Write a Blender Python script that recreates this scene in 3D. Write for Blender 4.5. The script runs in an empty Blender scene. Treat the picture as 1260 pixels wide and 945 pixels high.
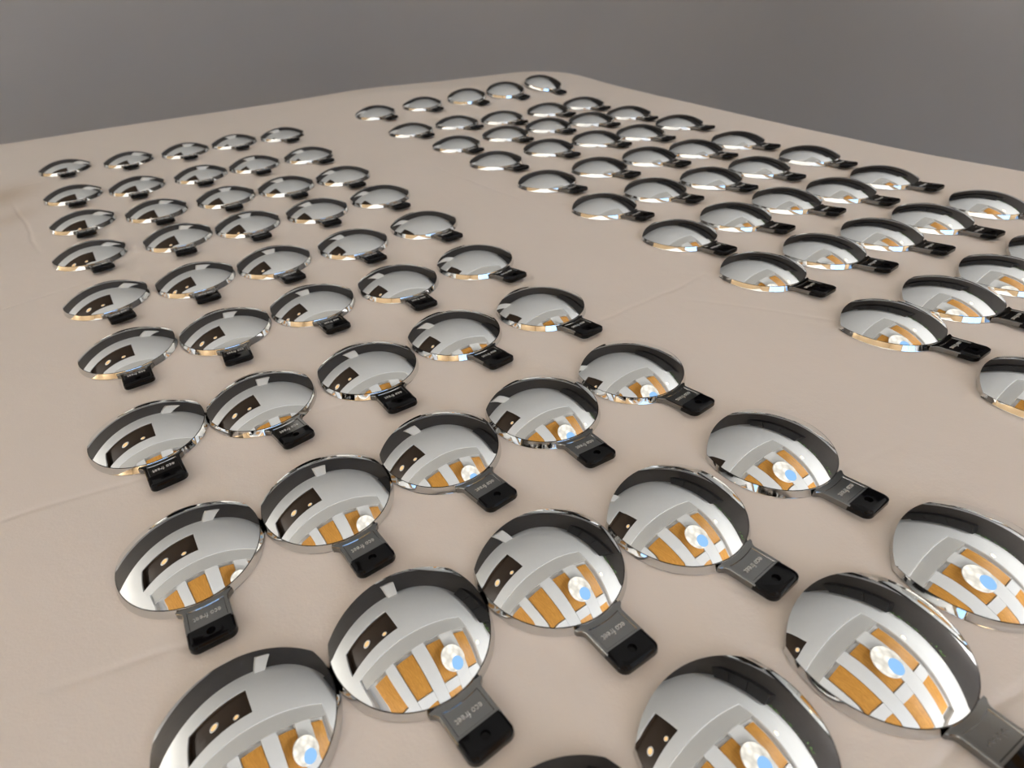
import bpy, bmesh, math, random
from mathutils import Vector, Matrix, noise

# ------------------------------------------------------------------ camera, world, exposure
SC = bpy.context.scene
COL = SC.collection
RU = 0.035            # radius of one mirror disc in metres; table positions below are given in these units
TZ = 0.75             # height of the table top
PI = math.pi

cam_data = bpy.data.cameras.new('camera')
cam = bpy.data.objects.new('camera', cam_data)
COL.objects.link(cam)
cam_data.sensor_width = 36.0
cam_data.lens = 36.0 * 740.4 / 1260.0
cam_data.shift_x = 48.9 / 1260.0
cam_data.clip_start = 0.01
cam_data.clip_end = 100
_fw = Vector((0.0, 0.80639392, -0.59137877))
_rt = Vector((0.99747075, -0.04203410, -0.05731697))
_up = Vector((0.07107813, 0.58988302, 0.80435435))
cam.matrix_world = Matrix(((_rt.x, _up.x, -_fw.x, 0.0), (_rt.y, _up.y, -_fw.y, 0.0),
                           (_rt.z, _up.z, -_fw.z, TZ + 6.60454 * RU), (0, 0, 0, 1)))
cam_data.dof.use_dof = True
cam_data.dof.focus_distance = 0.36
cam_data.dof.aperture_fstop = 11.0
SC.camera = cam

world = bpy.data.worlds.new('dusk_sky')
SC.world = world
world.use_nodes = True
_bg = world.node_tree.nodes['Background']
_bg.inputs[0].default_value = (0.36, 0.60, 1.0, 1)
_bg.inputs[1].default_value = 2.6

vs = SC.view_settings
vs.view_transform = 'Standard'
vs.look = 'None'
vs.exposure = 0.56
vs.gamma = 1.0
vs.use_curve_mapping = False
SC.cycles.max_bounces = 6
SC.cycles.diffuse_bounces = 3
SC.cycles.glossy_bounces = 3
SC.cycles.transparent_max_bounces = 4

# strengths of the room's lamps and added uplighters (used by the lamp builders further down)
E_MAIN, E_COOL, E_SPOT, E_WARM, E_FILL = 0.85, 0.8, 6.0, 0.9, 1900.0

# ------------------------------------------------------------------ helpers
E1 = Vector((math.cos(math.radians(-59)), math.sin(math.radians(-59)), 0))   # room axis u (towards the near end)
E2 = Vector((-E1.y, E1.x, 0))                                                # room axis v (towards the right wall)
ROOM = Matrix(((E1.x, E2.x, 0, 0), (E1.y, E2.y, 0, 0), (0, 0, 1, 0), (0, 0, 0, 1)))
CEIL = 2.45
U0, U1, V0, V1 = -3.45, 3.3, -4.3, 2.88     # the room


def nodes_of(m):
    m.use_nodes = True
    return m.node_tree.nodes, m.node_tree.links


def mat(name, col, rough=0.5, metal=0.0, spec=0.5, coat=0.0, emit=None, estr=0.0, var=0.0, scale=8.0, bump=0.0, bscale=200.0):
    m = bpy.data.materials.new(name)
    n, l = nodes_of(m)
    b = n['Principled BSDF']
    b.inputs['Base Color'].default_value = (*col, 1)
    b.inputs['Roughness'].default_value = rough
    b.inputs['Metallic'].default_value = metal
    b.inputs['Specular IOR Level'].default_value = spec
    b.inputs['Coat Weight'].default_value = coat
    if emit:
        b.inputs['Emission Color'].default_value = (*emit, 1)
        b.inputs['Emission Strength'].default_value = estr
    tc = n.new('ShaderNodeTexCoord')
    if var:
        nz = n.new('ShaderNodeTexNoise')
        nz.inputs['Scale'].default_value = scale
        nz.inputs['Detail'].default_value = 4
        l.new(tc.outputs['Object'], nz.inputs['Vector'])
        mx = n.new('ShaderNodeMix')
        mx.data_type = 'RGBA'
        mx.inputs['A'].default_value = (*[c * (1 - var) for c in col], 1)
        mx.inputs['B'].default_value = (*[min(1, c * (1 + var)) for c in col], 1)
        l.new(nz.outputs['Fac'], mx.inputs['Factor'])
        l.new(mx.outputs['Result'], b.inputs['Base Color'])
    if bump:
        nz = n.new('ShaderNodeTexNoise')
        nz.inputs['Scale'].default_value = bscale
        l.new(tc.outputs['Object'], nz.inputs['Vector'])
        bp = n.new('ShaderNodeBump')
        bp.inputs['Strength'].default_value = bump
        bp.inputs['Distance'].default_value = 0.001
        l.new(nz.outputs['Fac'], bp.inputs['Height'])
        l.new(bp.outputs['Normal'], b.inputs['Normal'])
    return m


def mesh_obj(name, verts, faces, m, parent=None, smooth=False, mtx=None):
    me = bpy.data.meshes.new(name)
    me.from_pydata(verts, [], faces)
    me.update()
    if m:
        me.materials.append(m)
    if smooth:
        me.polygons.foreach_set('use_smooth', [True] * len(me.polygons))
    o = bpy.data.objects.new(name, me)
    COL.objects.link(o)
    if parent:
        o.parent = parent
    if mtx is not None:
        o.matrix_world = mtx
    return o


def box_data(x0, x1, y0, y1, z0, z1):
    v = [(x0, y0, z0), (x1, y0, z0), (x1, y1, z0), (x0, y1, z0), (x0, y0, z1), (x1, y0, z1), (x1, y1, z1), (x0, y1, z1)]
    f = [(3, 2, 1, 0), (4, 5, 6, 7), (0, 1, 5, 4), (1, 2, 6, 5), (2, 3, 7, 6), (3, 0, 4, 7)]
    return v, f


def box(name, x0, x1, y0, y1, z0, z1, m, parent=None, mtx=None, bevel=0.0):
    v, f = box_data(x0, x1, y0, y1, z0, z1)
    o = mesh_obj(name, v, f, m, parent, mtx=mtx)
    if bevel:
        bm = bmesh.new()
        bm.from_mesh(o.data)
        bmesh.ops.bevel(bm, geom=bm.edges[:], offset=bevel, segments=2, affect='EDGES', profile=0.5)
        bm.to_mesh(o.data)
        bm.free()
    return o


def lathe(name, prof, m, parent=None, seg=32, mtx=None, smooth=True):
    v, f = [], []
    for r, z in prof:
        for k in range(seg):
            a = 2 * PI * k / seg
            v.append((r * math.cos(a), r * math.sin(a), z))
    for i in range(len(prof) - 1):
        for k in range(seg):
            a, b = i * seg + k, i * seg + (k + 1) % seg
            f.append((a, b, b + seg, a + seg))
    return mesh_obj(name, v, f, m, parent, smooth, mtx)


def tag(o, label=None, cat=None, group=None, kind=None):
    for k, val in (('label', label), ('category', cat), ('group', group), ('kind', kind)):
        if val:
            o[k] = val
    return o


def empty(name, mtx):
    o = bpy.data.objects.new(name, None)
    COL.objects.link(o)
    o.empty_display_size = 0.05
    o.matrix_world = mtx
    return o


# ------------------------------------------------------------------ materials
M = {}
M['mirror'] = mat('silvered_mirror', (0.83, 0.845, 0.845), rough=0.012, metal=1.0)
M['chrome'] = mat('polished_chrome', (0.70, 0.70, 0.69), rough=0.05, metal=1.0)
M['edge'] = mat('dark_edge_reflection', (0.03, 0.028, 0.026), rough=0.25, metal=0.6)  # dark reflection in the edge bevel, put into the colour
M['brushed'] = mat('bright_tab_metal', (0.25, 0.25, 0.245), rough=0.07, metal=1.0)
M['letter'] = mat('raised_lettering_metal', (0.92, 0.92, 0.90), rough=0.45, metal=1.0)
M['black'] = mat('glossy_black_plastic', (0.003, 0.003, 0.004), rough=0.09, spec=0.22)
M['ceil'] = mat('white_ceiling_paint', (0.76, 0.77, 0.765), rough=0.9, var=0.02)
M['ceil_grey'] = mat('pale_grey_ceiling_paint', (0.54, 0.535, 0.51), rough=0.9)
M['wall'] = mat('grey_wall_paint', (0.47, 0.475, 0.49), rough=0.85, var=0.03, scale=3)
M['dado'] = mat('dark_upper_wall_panelling', (0.040, 0.036, 0.034), rough=0.55, var=0.2, scale=5)
M['wall_tan'] = mat('tan_wall_paint', (0.42, 0.30, 0.17), rough=0.8, var=0.03, scale=3)
M['floor'] = mat('grey_carpet', (0.20, 0.21, 0.235), rough=0.95, var=0.15, scale=60)
M['white'] = mat('white_gloss_paint', (0.85, 0.85, 0.83), rough=0.4)
M['brown'] = mat('dark_brown_lining', (0.05, 0.032, 0.02), rough=0.5)
M['blackbox'] = mat('black_cabinet_finish', (0.012, 0.011, 0.012), rough=0.4)
M['leaf'] = mat('green_leaf', (0.05, 0.13, 0.02), rough=0.5, var=0.3)
M['stem'] = mat('brown_vine_stem', (0.06, 0.05, 0.025), rough=0.7)
M['table'] = mat('light_table_wood', (0.45, 0.33, 0.2), rough=0.5, var=0.15)
M['steel'] = mat('grey_steel', (0.4, 0.4, 0.4), rough=0.35, metal=1.0)


def wood_mat():
    m = mat('amber_wood', (0.62, 0.30, 0.05), rough=0.45)
    n, l = nodes_of(m)
    b = n['Principled BSDF']
    tc = n.new('ShaderNodeTexCoord')
    mp = n.new('ShaderNodeMapping')
    mp.inputs['Scale'].default_value = (1.5, 14, 14)
    nz = n.new('ShaderNodeTexNoise')
    nz.inputs['Scale'].default_value = 5
    nz.inputs['Detail'].default_value = 6
    cr = n.new('ShaderNodeValToRGB')
    cr.color_ramp.elements[0].position = 0.3
    cr.color_ramp.elements[0].color = (0.50, 0.215, 0.03, 1)
    cr.color_ramp.elements[1].position = 0.7
    cr.color_ramp.elements[1].color = (0.74, 0.37, 0.07, 1)
    l.new(tc.outputs['Object'], mp.inputs['Vector'])
    l.new(mp.outputs['Vector'], nz.inputs['Vector'])
    l.new(nz.outputs['Fac'], cr.inputs['Fac'])
    l.new(cr.outputs['Color'], b.inputs['Base Color'])
    return m


M['wood'] = wood_mat()

# ------------------------------------------------------------------ the room
tag(box('floor', U0 - .1, U1 + .1, V0 - .1, V1 + .1, -0.1, 0.0, M['floor'], mtx=ROOM), kind='structure')
DADO = 0.95           # the grey paint ends here; dark panelling above
CR = 1.6              # radius of the rounded far right corner


def wall_run(name, pts, z0, z1, m, th=0.1):
    """a wall following a plan polyline (room axes), given thickness to its left"""
    P = [Vector(p) for p in pts]
    N = []
    for i in range(len(P)):
        d = (P[min(i + 1, len(P) - 1)] - P[max(i - 1, 0)]).normalized()
        N.append(Vector((-d.y, d.x)))
    ring = [(p.x, p.y) for p in P] + [(p.x + n_.x * th, p.y + n_.y * th) for p, n_ in reversed(list(zip(P, N)))]
    k = len(ring)
    v = [(x, y, z0) for x, y in ring] + [(x, y, z1) for x, y in ring]
    h = len(P)
    f = []
    for i in range(h - 1):
        j, q = k - 1 - i, k - 2 - i
        f += [(i, i + 1, i + 1 + k, i + k), (q, j, j + k, q + k), (i, j, q, i + 1), (i + k, i + 1 + k, q + k, j + k)]
    f += [(0, k, 2 * k - 1, k - 1), (h - 1, h, h + k, h - 1 + k)]
    o = tag(mesh_obj(name, v, f, m, smooth=True, mtx=ROOM), kind='structure')
    o.data.set_sharp_from_angle(angle=math.radians(40))
    return o


arc = [(U0 + CR - CR * math.sin(PI / 2 * i / 32), V1 - CR + CR * math.cos(PI / 2 * i / 32)) for i in range(33)]
run = [(U1 - 1.0 * k, V1) for k in range(int(U1 - U0 - CR) + 1)] + arc + [(U0, V1 - CR - .8 * k) for k in range(1, 7)] + [(U0, V0)]
wall_run('wall_far', run, 0, DADO, M['wall'], th=-0.1)
wall_run('wall_far_upper', run, DADO + .001, CEIL + .3, M['dado'], th=-0.1)
tag(box('wall_left', U0, U1, V0 - .1, V0, 0, CEIL + .3, M['wall_tan'], mtx=ROOM), kind='structure')
tag(box('trim_1', U0 + .005, U0 + .30, .45, .80, 1.45, CEIL, M['white'], mtx=ROOM), kind='structure')   # white boxed-in duct on the far wall

# near wall, with a window opening (a ring of four boxes in one mesh)
WU = (-1.6, 0.9)      # window extent in v
WZ = (0.95, 2.15)
vv, ff = [], []
for a in ((V0 - .1, WU[0], 0, CEIL + .3), (WU[1], V1 + .1, 0, CEIL + .3), (WU[0], WU[1], 0, WZ[0]), (WU[0], WU[1], WZ[1], CEIL + .3)):
    v, f = box_data(U1, U1 + .1, a[0], a[1], a[2], a[3])
    n0 = len(vv)
    vv += v
    ff += [tuple(i + n0 for i in q) for q in f]
tag(mesh_obj('wall_near', vv, ff, M['wall_tan'], mtx=ROOM), kind='structure')

win = tag(empty('window_1', ROOM @ Matrix.Translation((U1, 0, 0))), kind='structure')


def kid(o, parent):
    o.parent = parent
    o.matrix_parent_inverse = parent.matrix_world.inverted()
    return o


GL = bpy.data.materials.new('window_glass')
n, l = nodes_of(GL)
n.remove(n['Principled BSDF'])
mixn = n.new('ShaderNodeMixShader')
mixn.inputs[0].default_value = 0.06
tr = n.new('ShaderNodeBsdfTransparent')
gl = n.new('ShaderNodeBsdfGlossy')
gl.inputs['Roughness'].default_value = 0.0
l.new(tr.outputs[0], mixn.inputs[1])
l.new(gl.outputs[0], mixn.inputs[2])
l.new(mixn.outputs[0], n['Material Output'].inputs[0])
third = (WU[1] - WU[0]) / 3
for k in range(4):
    x = WU[0] + third * k
    kid(box('window_frame', U1 + .02, U1 + .08, x - .03, x + .03, WZ[0], WZ[1], M['white'], mtx=ROOM), win)
for z in (WZ[0], WZ[1]):
    kid(box('window_frame', U1 + .02, U1 + .08, WU[0], WU[1], z - .03, z + .03, M['white'], mtx=ROOM), win)
for k in range(3):
    kid(box('window_pane', U1 + .045, U1 + .05, WU[0] + third * k + .03, WU[0] + third * (k + 1) - .03, WZ[0] + .03, WZ[1] - .03, GL, mtx=ROOM), win)
kid(box('window_sill', U1 - .08, U1 + .02, WU[0] - .08, WU[1] + .08, WZ[0] - .06, WZ[0] - .03, M['white'], mtx=ROOM), win)

# ceiling: flat slab with two openings (the coffered tray and the dark roof light)
TR = (-0.80, 2.02, -1.48, 1.74)          # tray u0,u1,v0,v1
SK = (-2.18, -1.14, -1.70, 0.06)         # roof light
us = sorted({U0 - .1, U1 + .1, TR[0], TR[1], SK[0], SK[1]})
vsr = sorted({V0 - .1, V1 + .1, TR[2], TR[3], SK[2], SK[3]})
vv, ff = [], []
for i in range(len(us) - 1):
    for j in range(len(vsr) - 1):
        cu, cv = (us[i] + us[i + 1]) / 2, (vsr[j] + vsr[j + 1]) / 2
        if any(h[0] < cu < h[1] and h[2] < cv < h[3] for h in (TR, SK)):
            continue
        v, f = box_data(us[i], us[i + 1], vsr[j], vsr[j + 1], CEIL, CEIL + .06)
        n0 = len(vv)
        vv += v
        ff += [tuple(q + n0 for q in p) for p in f]
ceiling = tag(mesh_obj('ceiling', vv, ff, M['ceil'], mtx=ROOM), kind='structure')
TD = 0.20                                 # depth of the tray
vv, ff = [], []
for a in ((TR[0] - .04, TR[0], TR[2] - .04, TR[3] + .04), (TR[1], TR[1] + .04, TR[2] - .04, TR[3] + .04),
          (TR[0], TR[1], TR[2] - .04, TR[2]), (TR[0], TR[1], TR[3], TR[3] + .04)):
    v, f = box_data(*a, CEIL + .06, CEIL + TD + .05)
    n0 = len(vv)
    vv += v
    ff += [tuple(q + n0 for q in p) for p in f]
kid(mesh_obj('tray_side', vv, ff, M['ceil_grey'], mtx=ROOM), ceiling)
kid(box('tray_top', TR[0], TR[1], TR[2], TR[3], CEIL + TD, CEIL + TD + .04, M['ceil'], mtx=ROOM), ceiling)
kid(box('tray_border', TR[0], TR[0] + .36, TR[2], TR[3], CEIL + .05, CEIL + TD, M['ceil_grey'], mtx=ROOM), ceiling)
pan_u = [(-0.34, 0.65), (0.94, 1.84)]
pan_v = [(-1.18, -0.73), (-0.44, 0.02), (0.37, 0.77), (1.20, 1.60)]
for pu in pan_u:
    for pv in pan_v:
        kid(box('wood_panel', pu[0], pu[1], pv[0], pv[1], CEIL + .115, CEIL + TD, M['wood'], mtx=ROOM, bevel=.006), ceiling)
edges = [pan_v[k][1] for k in range(3)]
for k in range(3):
    a, b = pan_v[k][1], pan_v[k + 1][0]
    kid(box('beam', TR[0] + .36, TR[1], a + .01, b - .01, CEIL + .085, CEIL + TD, M['ceil'], mtx=ROOM, bevel=.004), ceiling)
for k in range(4):
    kid(box('cross_beam', pan_u[0][1] + .01, pan_u[1][0] - .01, pan_v[k][0] - .005, pan_v[k][1] + .005, CEIL + .085, CEIL + TD, M['ceil'], mtx=ROOM, bevel=.004), ceiling)

# dark roof light
sky = tag(empty('window_2', ROOM @ Matrix.Translation((SK[0], SK[2], CEIL))), kind='structure')
vv, ff = [], []
for a in ((SK[0] - .04, SK[0], SK[2] - .04, SK[3] + .04), (SK[1], SK[1] + .04, SK[2] - .04, SK[3] + .04),
          (SK[0], SK[1], SK[2] - .04, SK[2]), (SK[0], SK[1], SK[3], SK[3] + .04)):
    v, f = box_data(*a, CEIL + .06, CEIL + .22)
    n0 = len(vv)
    vv += v
    ff += [tuple(q + n0 for q in p) for p in f]
kid(mesh_obj('shaft_lining', vv, ff, M['brown'], mtx=ROOM), sky)
kid(box('dark_pane', SK[0], SK[1], SK[2], SK[3], CEIL + .19, CEIL + .22, M['brown'], mtx=ROOM), sky)


# ------------------------------------------------------------------ lamps of the room, then added fill uplighters
def emis(name, col, s):
    m = bpy.data.materials.new(name)
    n, l = nodes_of(m)
    n.remove(n['Principled BSDF'])
    e = n.new('ShaderNodeEmission')
    e.inputs[0].default_value = (*col, 1)
    e.inputs[1].default_value = s
    l.new(e.outputs[0], n['Material Output'].inputs[0])
    return m


M['e_main'] = emis('lamp_diffuser_glow', (1.0, 0.93, 0.82), E_MAIN)
# the diffuser is faceted glass: its glow varies between the facets
_n, _l = nodes_of(M['e_main'])
_tc = _n.new('ShaderNodeTexCoord')
_vo = _n.new('ShaderNodeTexVoronoi')
_vo.inputs['Scale'].default_value = 7.0
_mr = _n.new('ShaderNodeMapRange')
_mr.inputs['To Min'].default_value = E_MAIN * 1.35
_mr.inputs['To Max'].default_value = E_MAIN * 0.55
_l.new(_tc.outputs['Object'], _vo.inputs['Vector'])
_l.new(_vo.outputs['Distance'], _mr.inputs['Value'])
_l.new(_mr.outputs[0], _n['Emission'].inputs[1])
M['e_cool'] = emis('lamp_cool_led_glow', (0.34, 0.62, 1.0), E_COOL)
M['e_spot'] = emis('warm_spot_glow', (1.0, 0.74, 0.36), E_SPOT)
M['e_warm'] = emis('amber_bulb_glow', (1.0, 0.62, 0.28), E_WARM)
M['e_fill_dim'] = emis('dimmed_fill_bulb_glow', (1.0, 0.975, 0.95), E_FILL * 0.5)
M['e_fill_half'] = emis('half_bright_fill_bulb_glow', (1.0, 0.96, 0.90), E_FILL * 0.75)
M['e_fill'] = emis('fill_bulb_glow', (1.0, 0.975, 0.95), E_FILL)

L0 = ROOM @ Matrix.Translation((0.20, 0.82, CEIL - 0.02))
lamp = tag(empty('ceiling_lamp', L0), 'round white ceiling lamp with a bluish half, mirrored in the discs', 'lamp')
kid(lathe('stem', [(0.012, 0.22), (0.012, 0.0)], M['steel'], mtx=L0), lamp)
kid(lathe('shade', [(0.001, 0.05), (0.16, 0.045), (0.31, 0.02), (0.33, -0.005), (0.315, -0.014)], M['white'], mtx=L0, seg=48), lamp)
kid(lathe('diffuser', [(0.313, -0.008), (0.26, -0.03), (0.15, -0.046), (0.001, -0.05)], M['e_main'], mtx=L0, seg=48), lamp)
kid(lathe('cool_led', [(0.17, 0.0), (0.16, -0.016), (0.001, -0.02)], M['e_cool'], mtx=L0 @ Matrix.Translation((0.14, 0.03, -0.036))), lamp)


def downlight(u, v, z, m, r, label):
    mt = ROOM @ Matrix.Translation((u, v, z))
    d = tag(empty('downlight', mt), label, 'light')
    kid(lathe('bezel', [(r * 1.5, 0.0), (r * 1.45, -0.008), (r * 1.05, -0.01), (r, -0.004)], M['white'], mtx=mt, seg=24), d)
    kid(lathe('bulb', [(r, -0.005), (r * .7, -0.018), (0.001, -0.024)], m, mtx=mt, seg=24), d)
    return d


downlight(0.10, 1.88, CEIL, M['e_spot'], 0.048, 'small warm ceiling spot beside the coffered panels, mirrored in the discs')
downlight(1.08, 2.66, CEIL, M['e_spot'], 0.058, 'small warm ceiling spot close to the right wall, mirrored in the discs')
downlight(-1.62, -0.88, CEIL + .19, M['e_warm'], 0.09, 'larger amber bulb inside the dark roof light, mirrored in the discs')
downlight(-1.38, -0.30, CEIL + .19, M['e_warm'], 0.05, 'smaller amber bulb inside the dark roof light, mirrored in the discs')


def added_uplighter(u, v, hgt, label, bulb='e_fill'):  # uplighters added out of view to fill the room by ceiling bounce
    mt = ROOM @ Matrix.Translation((u, v, 0))
    d = tag(empty('added_floor_lamp', mt), label, 'lamp', 'added fill uplighters around the room')
    kid(lathe('base', [(0.001, 0.0), (0.15, 0.0), (0.15, 0.02), (0.02, 0.035)], M['steel'], mtx=mt), d)
    kid(lathe('pole', [(0.013, 0.03), (0.013, hgt - .08)], M['steel'], mtx=mt, seg=16), d)
    kid(lathe('lamp_shade', [(0.02, hgt - .09), (0.10, hgt - .06), (0.17, hgt), (0.165, hgt), (0.095, hgt - .052), (0.001, hgt - .07)], M['white'], mtx=mt), d)
    kid(lathe('bulb', [(0.03, hgt - .055), (0.05, hgt - .03), (0.03, hgt - .008), (0.001, hgt - .004)], M[bulb], mtx=mt, seg=20), d)


for (tu, tv, tl, tm) in ((1.2, -3.7, 'added white fill uplighter by the tan wall, nearest the window', 'e_fill_half'),
                         (-1.0, -3.7, 'added white fill uplighter by the tan wall, halfway along it', 'e_fill_half'),
                         (-3.0, -3.7, 'added white fill uplighter by the tan wall, in the far corner', 'e_fill_half'),
                         (0.7, 2.5, 'added white fill uplighter by the dark panelled right wall', 'e_fill_dim'),
                         (2.8, -2.4, 'added white fill uplighter beside the window, on the tan wall side', 'e_fill'),
                         (2.8, 1.7, 'added white fill uplighter beside the window, in the near right corner', 'e_fill')):
    added_uplighter(tu, tv, 0.46, tl, tm)

# black cabinet high on the right wall
cb = ROOM @ Matrix.Translation((-1.25, V1 - .23, 1.70))
cab = tag(empty('wall_cabinet', cb), 'black cabinet hung high on the grey right wall', 'cabinet')
kid(box('body', -.75, .75, -.21, .21, 0, .62, M['blackbox'], mtx=cb, bevel=.008), cab)
for k in range(3):
    x = -.75 + 0.5 * k
    dr = kid(box('door', x + .01, x + .5 - .01, -.235, -.212, .01, .61, M['blackbox'], mtx=cb, bevel=.004), cab)

# trailing vine along the top of the right wall
random.seed(5)
vm = ROOM @ Matrix.Translation((-0.2, V1 - .12, CEIL - .16))
vine = tag(empty('trailing_vine', vm), 'green trailing vine along the top of the grey right wall', 'plant')
pts = [Vector((-1.0 + 0.1 * k, 0.03 * math.sin(k * 1.3), 0.05 * math.sin(k * .9) - .05 * math.sin(k * .4))) for k in range(22)]
cu = bpy.data.curves.new('stem', 'CURVE')
cu.dimensions = '3D'
cu.bevel_depth = 0.006
cu.bevel_resolution = 1
sp = cu.splines.new('POLY')
sp.points.add(len(pts) - 1)
for p, q in zip(sp.points, pts):
    p.co = (*q, 1)
cu.materials.append(M['stem'])
so = bpy.data.objects.new('stem_curve', cu)
me = bpy.data.meshes.new_from_object(so)
bpy.data.objects.remove(so)
st = bpy.data.objects.new('stem', me)
COL.objects.link(st)
st.matrix_world = vm
kid(st, vine)
lv = [(0, 0, 0), (.03, .022, .006), (.07, .018, .004), (.10, 0, -.012), (.07, -.018, .004), (.03, -.022, .006), (.05, 0, -.002)]
lf = [(0, 6, 1), (1, 6, 2), (2, 6, 3), (3, 6, 4), (4, 6, 5), (5, 6, 0)]
leaf_me = None
for k in range(46):
    q = random.choice(pts)
    mt = vm @ Matrix.Translation(q + Vector((random.uniform(-.05, .05), 0, 0))) @ Matrix.Rotation(random.uniform(0, 6.28), 4, 'Z') @ Matrix.Rotation(random.uniform(.1, 1.3), 4, 'Y') @ Matrix.Scale(random.uniform(.7, 1.3), 4)
    if leaf_me is None:
        lo = mesh_obj('leaf', lv, lf, M['leaf'], smooth=True, mtx=mt)
        leaf_me = lo.data
    else:
        lo = bpy.data.objects.new('leaf', leaf_me)
        COL.objects.link(lo)
        lo.matrix_world = mt
    kid(lo, vine)

# ------------------------------------------------------------------ table and cloth
OUT = [(-34.0, 26.2), (-28.0, 28.9), (-22.0, 31.3), (-17.1, 33.6), (-11.4, 35.9), (-7.2, 37.8), (-2.6, 39.2), (2.3, 40.5), (4.6, 40.9), (6.2, 40.2),
       (7.2, 38.8), (8.8, 34.5), (11.0, 29.6), (12.9, 25.5), (14.5, 22.3), (15.8, 19.9), (17.4, 17.4), (20.6, 11.6), (24.5, 4.5), (27.0, -3.0),
       (26.0, -5.0), (10.0, -6.5), (-10.0, -6.5), (-34.0, -5.0), (-37.0, -2.0), (-37.5, 10.0), (-37.0, 24.5)]


def hz(x, y):
    """height of the cloth (disc radii) at a table position"""
    z = -0.012 + 0.010 * noise.noise((x * .45, y * .45, 3.1)) + 0.004 * noise.noise((x * 1.4, y * 1.4, 7.7))
    b = 0.0
    if y > 30.4:
        w = 1 / (1 + math.exp(-(x + 6.0) * 1.2))
        b += w * 0.07 / (1 + math.exp((x - 5.4) * 2.5)) * max(0.0, min(y, 35.8) - 30.4) * (1 - min(1, max(0, (y - 35.8) / 4.0)))
    for mx_, my_, mh in ((0.75, 34.25, .14), (2.75, 34.75, .20), (4.85, 35.65, .24)):      # folds that tip up the three discs in the far corner
        b += mh * math.exp(-((x - mx_) ** 2 + (y - my_) ** 2) / 1.5)
    return z + b


def slope(x, y):
    e = 0.9
    dx = (hz(x + e, y) - hz(x - e, y)) / (2 * e)
    dy = (hz(x, y + e) - hz(x, y - e)) / (2 * e)
    return Vector((-dx, -dy, 1)).normalized()


def outline(n):
    """closed Catmull-Rom through OUT sampled by angle around the centre"""
    P = []
    m = len(OUT)
    for i in range(m):
        p0, p1, p2, p3 = (Vector(OUT[(i + k - 1) % m]) for k in range(4))
        for s in range(24):
            t = s / 24
            P.append(0.5 * ((2 * p1) + (p2 - p0) * t + (2 * p0 - 5 * p1 + 4 * p2 - p3) * t * t + (3 * p1 - p0 - 3 * p2 + p3) * t ** 3))
    return P


CC = Vector((-2.0, 15.0))
op = outline(0)
NA = len(op)
NR = 110
vv, ff = [], []
vv.append((CC.x * RU, CC.y * RU, hz(*CC) * RU))
for i in range(1, NR + 1):
    t = i / NR
    for p in op:
        q = CC + (p - CC) * t
        vv.append((q.x * RU, q.y * RU, hz(q.x, q.y) * RU))
for k in range(NA):
    ff.append((0, 1 + (k + 1) % NA, 1 + k))
nrm = []
for k in range(NA):
    d = op[(k + 1) % NA] - op[k - 1]
    nn = Vector((d.y, -d.x)).normalized()
    if nn.dot(op[k] - CC) < 0:
        nn = -nn
    nrm.append(nn)
RR = 1.1
prof = [(RR * math.sin(a), -RR * (1 - math.cos(a))) for a in [PI / 2 * j / 7 for j in range(1, 8)]] + [(RR + .05, -3.0), (RR + .1, -6.0), (RR + .25, -10.0)]
for j, (dr, dz) in enumerate(prof):
    for k in range(NA):
        wv = 0.0
        if j >= 7:
            wv = (j - 6) * 0.16 * math.sin(k * 0.42 + math.sin(k * .11) * 2)
        q = op[k] + nrm[k] * (dr + wv)
        vv.append((q.x * RU, q.y * RU, (hz(*op[k]) + dz) * RU))
for i in range(NR + len(prof) - 1):
    for k in range(NA):
        a = 1 + i * NA + k
        b = 1 + i * NA + (k + 1) % NA
        ff.append((a, b, b + NA, a + NA))


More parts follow.
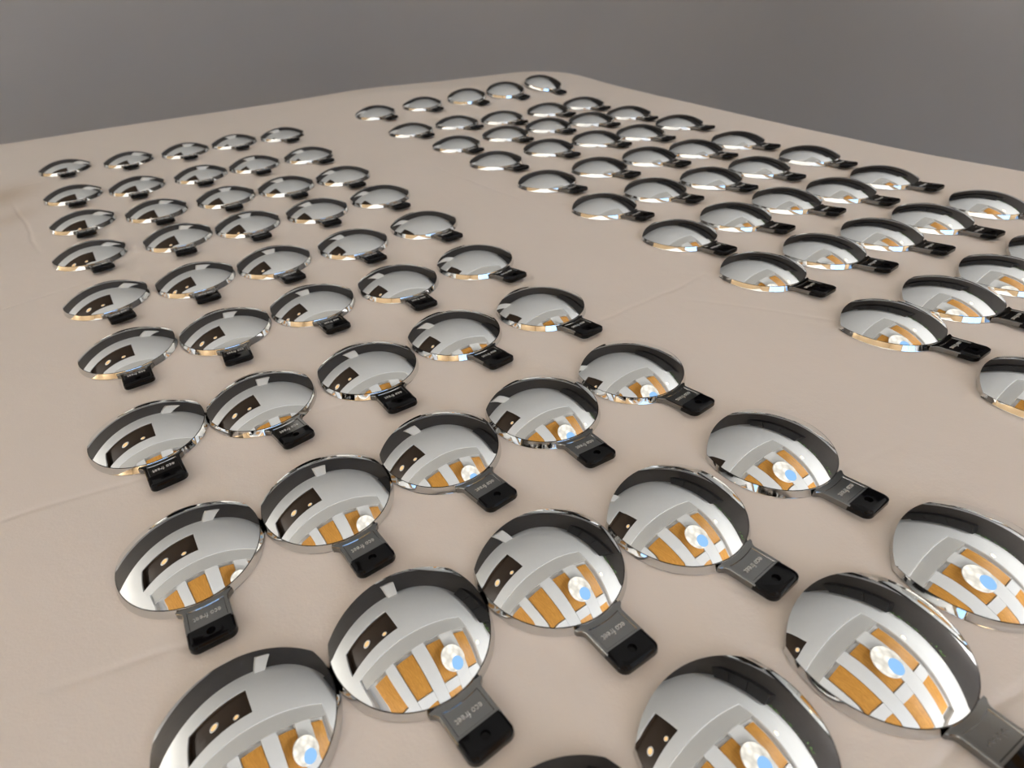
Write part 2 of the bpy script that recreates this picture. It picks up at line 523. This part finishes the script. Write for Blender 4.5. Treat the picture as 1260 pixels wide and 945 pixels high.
def cloth_mat():
    m = mat('cream_table_cloth', (0.735, 0.655, 0.585), rough=0.85, spec=0.25)
    n, l = nodes_of(m)
    b = n['Principled BSDF']
    b.inputs['Sheen Weight'].default_value = 0.08
    tc = n.new('ShaderNodeTexCoord')

    def math_n(op, a, c=None):
        q = n.new('ShaderNodeMath')
        q.operation = op
        for i, x in enumerate((a, c)):
            if x is None:
                continue
            if isinstance(x, (int, float)):
                q.inputs[i].default_value = x
            else:
                l.new(x, q.inputs[i])
        return q.outputs[0]

    # warp the coordinates a little so that the creases wander
    nz = n.new('ShaderNodeTexNoise')
    nz.inputs['Scale'].default_value = 14
    l.new(tc.outputs['Object'], nz.inputs['Vector'])
    sub = n.new('ShaderNodeVectorMath')
    sub.operation = 'SUBTRACT'
    sub.inputs[1].default_value = (.5, .5, .5)
    l.new(nz.outputs['Color'], sub.inputs[0])
    scl = n.new('ShaderNodeVectorMath')
    scl.operation = 'SCALE'
    scl.inputs['Scale'].default_value = 0.012
    l.new(sub.outputs[0], scl.inputs[0])
    add = n.new('ShaderNodeVectorMath')
    add.operation = 'ADD'
    l.new(tc.outputs['Object'], add.inputs[0])
    l.new(scl.outputs[0], add.inputs[1])
    sep = n.new('ShaderNodeSeparateXYZ')
    l.new(add.outputs[0], sep.inputs[0])
    X, Y = sep.outputs[0], sep.outputs[1]
    CREASE = [((-8.2, 6.0), (-4.9, 7.3), .9), ((-4.9, 3.75), (-3.2, 4.3), .8), ((2.3, 10.6), (5.6, 12.7), .7), ((3.6, 2.05), (7.0, 3.65), 1.6),
              ((4.0, 5.8), (6.6, 6.7), .5), ((-1.3, 10.4), (1.2, 12.2), .6), ((-2.9, 8.5), (-0.9, 9.3), .6), ((-0.6, 22.4), (2.4, 17.9), 1.0),
              ((5.4, 17.0), (2.6, 18.3), .9), ((4.8, 11.7), (7.8, 10.1), .5), ((-13.5, 11.6), (-9.4, 15.2), .8), ((-15.6, 21.4), (-12.7, 17.5), 1.5),
              ((-17.6, 23.4), (-16.0, 24.7), 1.8), ((-5.8, 24.6), (-2.8, 29.4), 1.0), ((1.3, 7.7), (2.7, 6.3), .4), ((-18.0, 29.0), (-14.5, 27.6), 1.0)]
    tot = None
    for (ax, ay), (bx, by), s in CREASE:
        ax, ay, bx, by = (q * RU for q in (ax, ay, bx, by))
        L = math.hypot(bx - ax, by - ay)
        dx, dy = (bx - ax) / L, (by - ay) / L
        # across = dot(p-a, normal); along = dot(p-a, dir)
        acr = math_n('ADD', math_n('MULTIPLY', X, -dy), math_n('ADD', math_n('MULTIPLY', Y, dx), ax * dy - ay * dx))
        alo = math_n('ADD', math_n('MULTIPLY', X, dx), math_n('ADD', math_n('MULTIPLY', Y, dy), -(ax * dx + ay * dy) - L / 2))
        w = 0.0022
        prof_ = math_n('EXPONENT', math_n('MULTIPLY', math_n('MULTIPLY', acr, acr), -1 / (w * w)))
        fall = math_n('EXPONENT', math_n('MULTIPLY', math_n('POWER', math_n('ABSOLUTE', math_n('DIVIDE', alo, L * .5)), 4.0), -1.0))
        t = math_n('MULTIPLY', math_n('MULTIPLY', prof_, fall), s)
        tot = t if tot is None else math_n('ADD', tot, t)
    weave = n.new('ShaderNodeTexNoise')
    weave.inputs['Scale'].default_value = 900
    weave.inputs['Detail'].default_value = 2
    l.new(tc.outputs['Object'], weave.inputs['Vector'])
    soft = n.new('ShaderNodeTexNoise')
    soft.inputs['Scale'].default_value = 18
    soft.inputs['Detail'].default_value = 5
    l.new(tc.outputs['Object'], soft.inputs['Vector'])
    hgt = math_n('ADD', math_n('MULTIPLY', tot, -0.00045), math_n('ADD', math_n('MULTIPLY', weave.outputs['Fac'], 0.00008), math_n('MULTIPLY', soft.outputs['Fac'], 0.0012)))
    bp = n.new('ShaderNodeBump')
    bp.inputs['Strength'].default_value = 1.0
    bp.inputs['Distance'].default_value = 1.0
    l.new(hgt, bp.inputs['Height'])
    l.new(bp.outputs['Normal'], b.inputs['Normal'])
    # slight unevenness of the dye and an old tan stain near the left edge
    mx = n.new('ShaderNodeMix')
    mx.data_type = 'RGBA'
    mx.inputs['A'].default_value = (0.745, 0.693, 0.632, 1)
    mx.inputs['B'].default_value = (0.785, 0.72, 0.66, 1)
    big = n.new('ShaderNodeTexNoise')
    big.inputs['Scale'].default_value = 9
    big.inputs['Detail'].default_value = 3
    l.new(tc.outputs['Object'], big.inputs['Vector'])
    l.new(big.outputs['Fac'], mx.inputs['Factor'])
    col = mx.outputs['Result']
    for (sx, sy, rad, amt) in ((-16.9, 22.7, 1.1, .5), (-15.0, 20.4, .6, .28)):
        dx = math_n('DIVIDE', math_n('SUBTRACT', X, sx * RU), rad * RU)
        dy = math_n('DIVIDE', math_n('SUBTRACT', Y, sy * RU), rad * 1.5 * RU)
        g = math_n('EXPONENT', math_n('MULTIPLY', math_n('ADD', math_n('MULTIPLY', dx, dx), math_n('MULTIPLY', dy, dy)), -1.0))
        st2 = n.new('ShaderNodeMix')
        st2.data_type = 'RGBA'
        st2.inputs['B'].default_value = (0.44, 0.33, 0.20, 1)
        l.new(col, st2.inputs['A'])
        l.new(math_n('MULTIPLY', g, amt), st2.inputs['Factor'])
        col = st2.outputs['Result']
    l.new(col, b.inputs['Base Color'])
    return m


cloth = mesh_obj('table_cloth', vv, ff, cloth_mat(), smooth=True, mtx=Matrix.Translation((0, 0, TZ)))
tag(cloth, 'cream cloth with faint creases covering the table under the mirror discs', 'tablecloth')

tb = Matrix.Translation((0, 0, 0))
table = tag(empty('table', tb), 'table hidden under the cream cloth', 'table')
vt, n0 = [], len(op)
for z in (TZ - .055, TZ - .006):
    for p in op[::6]:
        q = CC + (p - CC) * 0.985
        vt.append((q.x * RU, q.y * RU, z))
h = len(vt) // 2
ft = [tuple(range(h - 1, -1, -1)), tuple(range(h, 2 * h))] + [(k, (k + 1) % h, (k + 1) % h + h, k + h) for k in range(h)]
kid(mesh_obj('tabletop', vt, ft, M['table']), table)
for (x, y) in ((-32, 22), (3.5, 37.5), (22, -2), (-33, -1)):
    kid(box('leg', x * RU - .025, x * RU + .025, y * RU - .025, y * RU + .025, 0.0, TZ - .055, M['table']), table)

# ------------------------------------------------------------------ the mirror discs
DS = 0.975             # outer radius of a disc in table units
k_ = RU * DS          # metres per disc-local unit
RIM_H = 0.125
RIM_R = 0.948         # radius of the domed mirror
SAG = 0.247
CUT = 0.50            # distance of the straight cut from the centre
RHO = (RIM_R ** 2 + SAG ** 2) / (2 * SAG)


def dome_z(x, y):
    return RIM_H - 0.0 + math.sqrt(max(0.0, RHO * RHO - x * x - y * y)) - (RHO - SAG)


CORNER = 1.012       # how far the two corners reach
FLARE = 0.030
FAR = 0.835           # reach of the flatter far edge from the centre


def boundary(r, narc, nch):
    """outline of a disc: the rimmed arc, then the flatter far edge without a rim"""
    rc = r + FLARE if r > 0.98 else CORNER
    a = math.acos(-CUT / rc)
    P = []
    for i in range(narc + 1):
        p = -a + 2 * a * i / narc
        t = max(0.0, (abs(p) / a - 0.5) / 0.5)
        q = r + (FLARE if r > 0.98 else max(0.0, CORNER - r)) * t * t          # the edge runs out into two corners
        P.append((q * math.cos(p), q * math.sin(p)))
    y0 = math.sqrt(CORNER ** 2 - CUT ** 2)
    s = FAR - CUT
    ra = (y0 * y0 + s * s) / (2 * s)
    h = math.asin(min(1.0, y0 / ra))
    if ra - s < 0:
        h = PI - h
    for i in range(1, nch):
        t = h - 2 * h * i / nch
        P.append((-FAR + ra - ra * math.cos(t), ra * math.sin(t)))
    return P


def build_disc():
    na, nc, nr = 112, 32, 26
    # domed mirror
    B = boundary(RIM_R, na, nc)
    nb = len(B)
    v = [(0, 0, dome_z(0, 0))]
    f = []
    for i in range(1, nr + 1):
        t = (i / nr) ** 0.9
        for (x, y) in B:
            v.append((x * t, y * t, dome_z(x * t, y * t)))
    for j in range(nb):
        f.append((0, 1 + j, 1 + (j + 1) % nb))
    for i in range(nr - 1):
        for j in range(nb):
            a, b = 1 + i * nb + j, 1 + i * nb + (j + 1) % nb
            f.append((a, a + nb, b + nb, b))
    dome = (v, f)
    # rim: slanted band round the arc, flat cut face along the chord, closed underside
    rows = []
    for r, zf in ((RIM_R, None), (RIM_R + .012, RIM_H - .006), (0.995, 0.018), (1.0, 0.008), (0.995, 0.0)):
        P = boundary(r, na, nc)
        row = []
        for i, (x, y) in enumerate(P):
            top = dome_z(*B[i])
            if zf is None:
                z = top
            elif i <= na:
                z = min(zf, top - .005)
            else:
                z = min(top, zf) if zf < RIM_H - .02 else top - .004
            row.append((x, y, z))
        rows.append(row)
    v = [p for row in rows for p in row]
    f = []
    for i in range(len(rows) - 1):
        for j in range(nb):
            a, b = i * nb + j, i * nb + (j + 1) % nb
            f.append((a, a + nb, b + nb, b))
    f.append(tuple((len(rows) - 1) * nb + j for j in range(nb - 1, -1, -1)))
    rim = (v, f)

    # tab: flared plate with a raised border and a sunken field
    def tab_half(x):
        t = max(0.0, min(1.0, (x - 0.955) / 0.10))
        return 0.285 + 0.075 * (1 - t) ** 2.2

    X0, X1 = 0.93, 1.40
    zt = lambda x: 0.108 + 0.115 * (x - X0)      # noqa  the tab rises slightly towards its tip
    zb = lambda x: 0.010 + 0.115 * max(0, x - 0.98)
    xs = [X0, .96, .98, 1.0, 1.02, 1.05, 1.09, 1.15, 1.25, 1.33, X1]
    out = [(x, -tab_half(x)) for x in xs] + [(x, tab_half(x)) for x in reversed(xs)]
    n = len(out)
    bev = 0.010
    inn = [(x, y - math.copysign(bev, y)) for x, y in out]
    # sunken field: concave towards the dome
    fr = 1.045
    fld = []
    yf = 0.235
    for y in [(-yf + 2 * yf * i / 8) for i in range(9)]:
        fld.append((math.sqrt(fr * fr - y * y), y))
    field = [(X1 - .055, -yf)] + fld + [(X1 - .055, yf)]
    v = [(x, y, zb(x)) for x, y in out] + [(x, y, zt(x) - bev) for x, y in out] + [(x, y, zt(x)) for x, y in inn]
    f = [tuple(range(n))[::-1]]
    for r in range(2):
        for j in range(n):
            a, b = r * n + j, r * n + (j + 1) % n
            f.append((a, b, b + n, a + n))
    tabd = (v, f, inn, field, zt)
    return dome, rim, tabd


dome_d, rim_d, tab_d = build_disc()


def scaled(v):
    return [(x * k_, y * k_, z * k_) for x, y, z in v]


def raw_mesh(name, v, f, m, smooth=None, sharp=None):
    me = bpy.data.meshes.new(name)
    me.from_pydata(scaled(v), [], f)
    me.update()
    me.materials.append(m)
    if smooth:
        me.polygons.foreach_set('use_smooth', [True] * len(me.polygons))
        if sharp:
            me.set_sharp_from_angle(angle=math.radians(sharp))
    return me


ME = {}
ME['dome'] = raw_mesh('mirror_dome', *dome_d, M['mirror'], smooth=True)
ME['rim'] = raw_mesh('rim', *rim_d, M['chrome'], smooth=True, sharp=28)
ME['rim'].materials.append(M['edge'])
for q in range(144):                     # thin dark reflection round the dome, painted on the top rim ring
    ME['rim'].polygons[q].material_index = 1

# tab mesh: top face with the sunken field cut in it
v, f, inn, field, zt = tab_d
bm = bmesh.new()
bv = [bm.verts.new(p) for p in scaled(v)]
for q in f:
    bm.faces.new([bv[i] for i in q])
nb = len(inn)
top = bv[2 * nb:3 * nb]
fo = [bm.verts.new((x * k_, y * k_, zt(x) * k_)) for x, y in field]
fi = [bm.verts.new(((x + (.008 if i not in (0, len(field) - 1) else -.008)) * k_, (y - math.copysign(.008, y) * (1 if i in (0, 1, len(field) - 2, len(field) - 1) else 0)) * k_, (zt(x) - .012) * k_)) for i, (x, y) in enumerate(field)]
nf = len(fo)
bm.faces.new(fi[::-1])
for j in range(nf):
    a, b = j, (j + 1) % nf
    bm.faces.new((fo[a], fo[b], fi[b], fi[a]))
e_out = [bm.edges.get((top[j], top[(j + 1) % nb])) for j in range(nb)]
e_in = [bm.edges.get((fo[j], fo[(j + 1) % nf])) for j in range(nf)]
bmesh.ops.triangle_fill(bm, use_beauty=True, edges=[e for e in e_out + e_in if e])
bmesh.ops.recalc_face_normals(bm, faces=bm.faces[:])
me = bpy.data.meshes.new('tab')
bm.to_mesh(me)
bm.free()
me.materials.append(M['brushed'])
ME['tab'] = me


# black tip: rounded block with a small round dimple, bored with a boolean
def tip_mesh():
    X0, X1, W = 1.375, 1.685, 0.292
    r = 0.11
    P = [(X0, -W)]
    for i in range(9):
        a = -PI / 2 + PI / 2 * i / 8
        P.append((X1 - r + r * math.cos(a), -W + r + r * math.sin(a)))
    for i in range(9):
        a = PI / 2 * i / 8
        P.append((X1 - r + r * math.cos(a), W - r + r * math.sin(a)))
    P.append((X0, W))
    n = len(P)
    zt = lambda x: 0.120 + 0.115 * (x - 0.93)   # noqa
    zb = lambda x: 0.048 + 0.110 * (x - 1.375)          # noqa
    cx, cy = 1.50, 0.0

    def ins(p, d):
        x, y = p
        return (max(X0, x - d * (1 if x > 1.45 else 0)), y - math.copysign(d, y) * (1 if abs(y) > .1 else 0) if abs(y) > .1 else y)

    def shrink(p, d):
        x, y = p
        sx = (X1 - d - X0) / (X1 - X0)
        return (X0 + (x - X0) * sx, y * (W - d) / W)
    v = []
    for d, zz in ((.030, 'b'), (.006, 'b1'), (0, 'm'), (.008, 't1'), (.03, 't2'), (.055, 't')):
        for p in P:
            x, y = shrink(p, d)
            z = {'b': zb(x), 'b1': zb(x) + .012, 'm': zb(x) + .035, 't1': zt(x) - .028, 't2': zt(x) - .008, 't': zt(x)}[zz]
            v.append((x, y, z))
    f = [tuple(range(n))[::-1], tuple(range(5 * n, 6 * n))]
    for i in range(5):
        for j in range(n):
            a, b = i * n + j, i * n + (j + 1) % n
            f.append((a, b, b + n, a + n))
    return v, f


tv, tf = tip_mesh()
ME['tip'] = raw_mesh('black_tip', tv, tf, M['black'], smooth=True, sharp=40)
to = bpy.data.objects.new('tip_tmp', ME['tip'])
COL.objects.link(to)
hole = lathe('hole_tmp', [(0.0005, .145), (0.055, .145), (0.055, .30), (0.0005, .30)], M['black'], seg=20)
hole.data.transform(Matrix.Translation((1.50 * k_, 0, 0)) @ Matrix.Scale(k_, 4))
bo = to.modifiers.new('bore', 'BOOLEAN')
bo.object = hole
bo.operation = 'DIFFERENCE'
bpy.context.view_layer.update()
ev = to.evaluated_get(bpy.context.evaluated_depsgraph_get())
nm = bpy.data.meshes.new_from_object(ev)
if len(nm.polygons) > 20:
    nm.name = 'black_tip'
    ME['tip'] = nm
    nm.set_sharp_from_angle(angle=math.radians(40))
bpy.data.objects.remove(to)
bpy.data.objects.remove(hole)


def text_mesh(txt, size, depth, sx=1.0):
    c = bpy.data.curves.new('lettering', 'FONT')
    c.body = txt
    c.align_x = 'CENTER'
    c.align_y = 'CENTER'
    c.size = size
    c.extrude = depth
    c.resolution_u = 2
    o = bpy.data.objects.new('lettering_tmp', c)
    me = bpy.data.meshes.new_from_object(o)
    bpy.data.objects.remove(o)
    me.name = 'lettering'
    me.materials.clear()
    me.materials.append(M['letter'])
    # baseline across the tab, top of the letters towards the tip (it reads from the dome side)
    me.transform(Matrix.Translation((1.205 * k_, 0, (0.1325) * k_)) @ Matrix.Rotation(-0.1145, 4, 'Y') @ Matrix.Rotation(PI / 2 + PI, 4, 'Z') @ Matrix.Scale(sx, 4, (1, 0, 0)))
    return me


ME['text'] = text_mesh('eco freet', 0.118 * k_, 0.004 * k_, 0.80)


def script_mesh():
    c = bpy.data.curves.new('signature', 'CURVE')
    c.dimensions = '3D'
    c.bevel_depth = 0.006 * k_
    c.bevel_resolution = 1
    sp = c.splines.new('POLY')
    P = []
    for i in range(60):
        t = i / 59
        y = -0.15 + 0.30 * t
        P.append((1.205 + 0.035 * math.sin(t * 26) * (0.5 + 0.8 * math.exp(-((t - .75) / .14) ** 2)) + .02 * t, y + 0.014 * math.sin(t * 52), 0.1295))
    sp.points.add(len(P) - 1)
    for q, p in zip(sp.points, P):
        q.co = (p[0] * k_, p[1] * k_, p[2] * k_, 1)
    o = bpy.data.objects.new('sig_tmp', c)
    me = bpy.data.meshes.new_from_object(o)
    bpy.data.objects.remove(o)
    me.name = 'lettering'
    me.materials.clear()
    me.materials.append(M['brushed'])
    return me


ME['script'] = script_mesh()

POS = {'L11':(-16.11,25.96,-1.02),
       'L12':(-13.72,26.52,-1.10),
       'L13':(-11.61,27.32,-1.08),
       'L14':(-9.76,28.26,-1.05),
       'L15':(-7.76,28.94,-1.04),
       'L21':(-13.91,22.19,-1.01),
       'L22':(-11.81,22.72,-1.12),
       'L23':(-9.75,23.62,-1.13),
       'L24':(-7.91,24.47,-1.09),
       'L25':(-5.90,25.20,-0.90),
       'L31':(-12.14,19.24,-1.04),
       'L32':(-9.98,19.83,-1.02),
       'L33':(-7.95,20.72,-1.10),
       'L34':(-6.03,21.42,-1.05),
       'L35':(-4.12,22.17,-1.09),
       'L41':(-10.59,16.46,-0.90),
       'L42':(-8.39,17.32,-1.07),
       'L43':(-6.49,18.00,-1.04),
       'L44':(-4.49,18.75,-1.10),
       'L45':(-2.57,19.67,-1.02),
       'L51':(-8.80,13.54,-0.91),
       'L52':(-6.88,14.33,-1.04),
       'L53':(-5.02,15.08,-1.01),
       'L54':(-3.01,15.90,-1.04),
       'L55':(-1.07,16.95,-0.98),
       'L61':(-7.21,11.00,-1.03),
       'L62':(-5.32,11.61,-1.11),
       'L63':(-3.55,12.52,-1.04),
       'L64':(-1.61,13.31,-1.10),
       'L65':(0.30,14.21,-0.91),
       'L71':(-5.66,8.16,-0.99),
       'L72':(-3.86,8.88,-0.93),
       'L73':(-1.99,9.70,-1.07),
       'L74':(-0.28,10.77,-0.98),
       'L75':(1.63,11.62,-0.99),
       'L81':(-4.02,5.47,-1.07),
       'L82':(-2.26,6.32,-1.00),
       'L83':(-0.58,7.25,-0.97),
       'L84':(1.19,8.08,-1.11),
       'L85':(2.95,9.03,-0.98),
       'L91':(-2.61,3.06,-1.09),
       'L92':(-0.92,4.02,-0.99),
       'L93':(0.84,4.86,-1.05),
       'L94':(2.69,5.56,-0.97),
       'L95':(4.49,6.69,-1.00),
       'L103':(2.34,2.59,-1.08),
       'L104':(4.27,3.51,-1.09),
       'L105':(6.06,4.50,-1.03),
       'R1':(-3.77,31.70,-0.92),
       'R2':(-1.49,32.57,-1.01),
       'R3':(-1.90,28.08,-1.01),
       'R4':(0.75,33.14,-0.99),
       'R5':(2.75,33.60,-0.96),
       'R6':(4.80,34.47,-1.01),
       'R7':(0.15,28.86,-0.94),
       'R8':(2.22,29.17,-1.03),
       'R9':(4.42,30.02,-0.97),
       'R10':(6.24,30.77,-1.06),
       'R11':(0.06,25.30,-1.03),
       'R12':(2.13,26.34,-1.04),
       'R13':(4.03,27.19,-1.07),
       'R14':(5.98,27.70,-1.08),
       'R15':(7.79,28.35,-1.13),
       'R16':(1.46,22.68,-1.00),
       'R17':(3.58,23.84,-1.08),
       'R18':(5.56,24.60,-0.98),
       'R19':(7.42,25.05,-1.05),
       'R20':(9.32,26.15,-1.04),
       'R21':(2.96,20.00,-0.97),
       'R22':(4.93,21.06,-0.96),
       'R23':(6.87,21.85,-0.97),
       'R24':(8.71,22.37,-1.01),
       'R25':(10.51,23.06,-1.03),
       'R26':(4.28,17.38,-0.91),
       'R27':(6.10,18.45,-0.96),
       'R28':(8.09,19.12,-1.09),
       'R29':(9.95,19.85,-1.15),
       'R30':(12.02,20.68,-1.15),
       'R31':(5.74,14.93,-1.05),
       'R32':(7.58,15.89,-0.97),
       'R33':(9.40,16.79,-0.98),
       'R34':(11.26,17.30,-1.09),
       'R35':(13.01,18.10,-1.06),
       'R36':(6.91,12.59,-1.01),
       'R37':(8.74,13.41,-0.96),
       'R38':(10.56,14.11,-1.04),
       'R39':(12.33,14.84,-1.11),
       'R40':(14.27,15.48,-1.03),
       'R41':(8.34,9.99,-1.04),
       'R42':(10.08,10.80,-1.03),
       'R43':(11.83,11.59,-1.03),
       'R44':(13.57,12.41,-1.03),
       'R45':(9.45,7.65,-1.03),
       'L102':(0.56,1.69,-1.03)}

ORD = ['first', 'second', 'third', 'fourth', 'fifth', 'sixth', 'seventh', 'eighth', 'ninth', 'tenth']
PLACE = ['leftmost', 'second from left', 'middle one', 'second from right', 'rightmost']
rows_l = [['L%d%d' % (r, c) for c in range(1, 6)] for r in range(1, 10)] + [[None, 'L102', 'L103', 'L104', 'L105']]
rows_r = [['R1', 'R2', 'R4', 'R5', 'R6'], ['R3', 'R7', 'R8', 'R9', 'R10']] + [['R%d' % (11 + 5 * i + j) for j in range(5)] for i in range(6)] + [['R41', 'R42', 'R43', 'R44', None], ['R45', None, None, None, None]]
SPECIAL = {'L104': 'domed mirror disc with a handwritten mark on its tab, by the lower right corner',
           'R45': 'domed mirror disc cut by the right frame edge, nearest of the right block',
           'L102': 'domed mirror disc cut by the bottom frame edge, only its far rim showing'}


def add_part(name, me, parent, m4=None):
    o = bpy.data.objects.new(name, me)
    COL.objects.link(o)
    o.parent = parent
    if m4 is not None:
        o.matrix_local = m4
    return o


def disc(key, label, group):
    x, y, th = POS[key]
    nrm_ = slope(x, y)
    rot = Vector((0, 0, 1)).rotation_difference(nrm_).to_matrix().to_4x4()
    # rest on the highest points of the cloth under the disc and its tab
    c_, s_ = math.cos(th), math.sin(th)
    z = -1.0
    for rr in (0.3, 0.65, 0.95):
        for k in range(24):
            px, py = rr * math.cos(k * PI / 12), rr * math.sin(k * PI / 12)
            z = max(z, hz(x + px, y + py) + (px * nrm_.x + py * nrm_.y) / nrm_.z)
    for rr in (1.2, 1.4, 1.6):
        z = max(z, hz(x + rr * c_, y + rr * s_) - 0.03 + rr * (c_ * nrm_.x + s_ * nrm_.y) / nrm_.z)
    mt = Matrix.Translation((x * RU, y * RU, TZ + z * RU + 0.0002)) @ rot @ Matrix.Rotation(th, 4, 'Z')
    d = tag(empty('mirror_disc', mt), label, 'mirror', group)
    add_part('mirror_dome', ME['dome'], d)
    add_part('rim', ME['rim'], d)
    t = add_part('tab', ME['tab'], d)
    add_part('lettering', ME['script'] if key == 'L104' else ME['text'], t)
    tip = add_part('black_tip', ME['tip'], d)
    tip['label'] = 'glossy black tip with a small round dimple'
    return d


for side, rows in (('left', rows_l), ('right', rows_r)):
    for r, row in enumerate(rows):
        for c, key in enumerate(row):
            if key is None:
                continue
            lab = SPECIAL.get(key) or 'domed mirror disc, %s block, %s row from the far end, %s' % (side, ORD[r], PLACE[c])
            disc(key, lab, 'mirror discs in the %s block' % side)
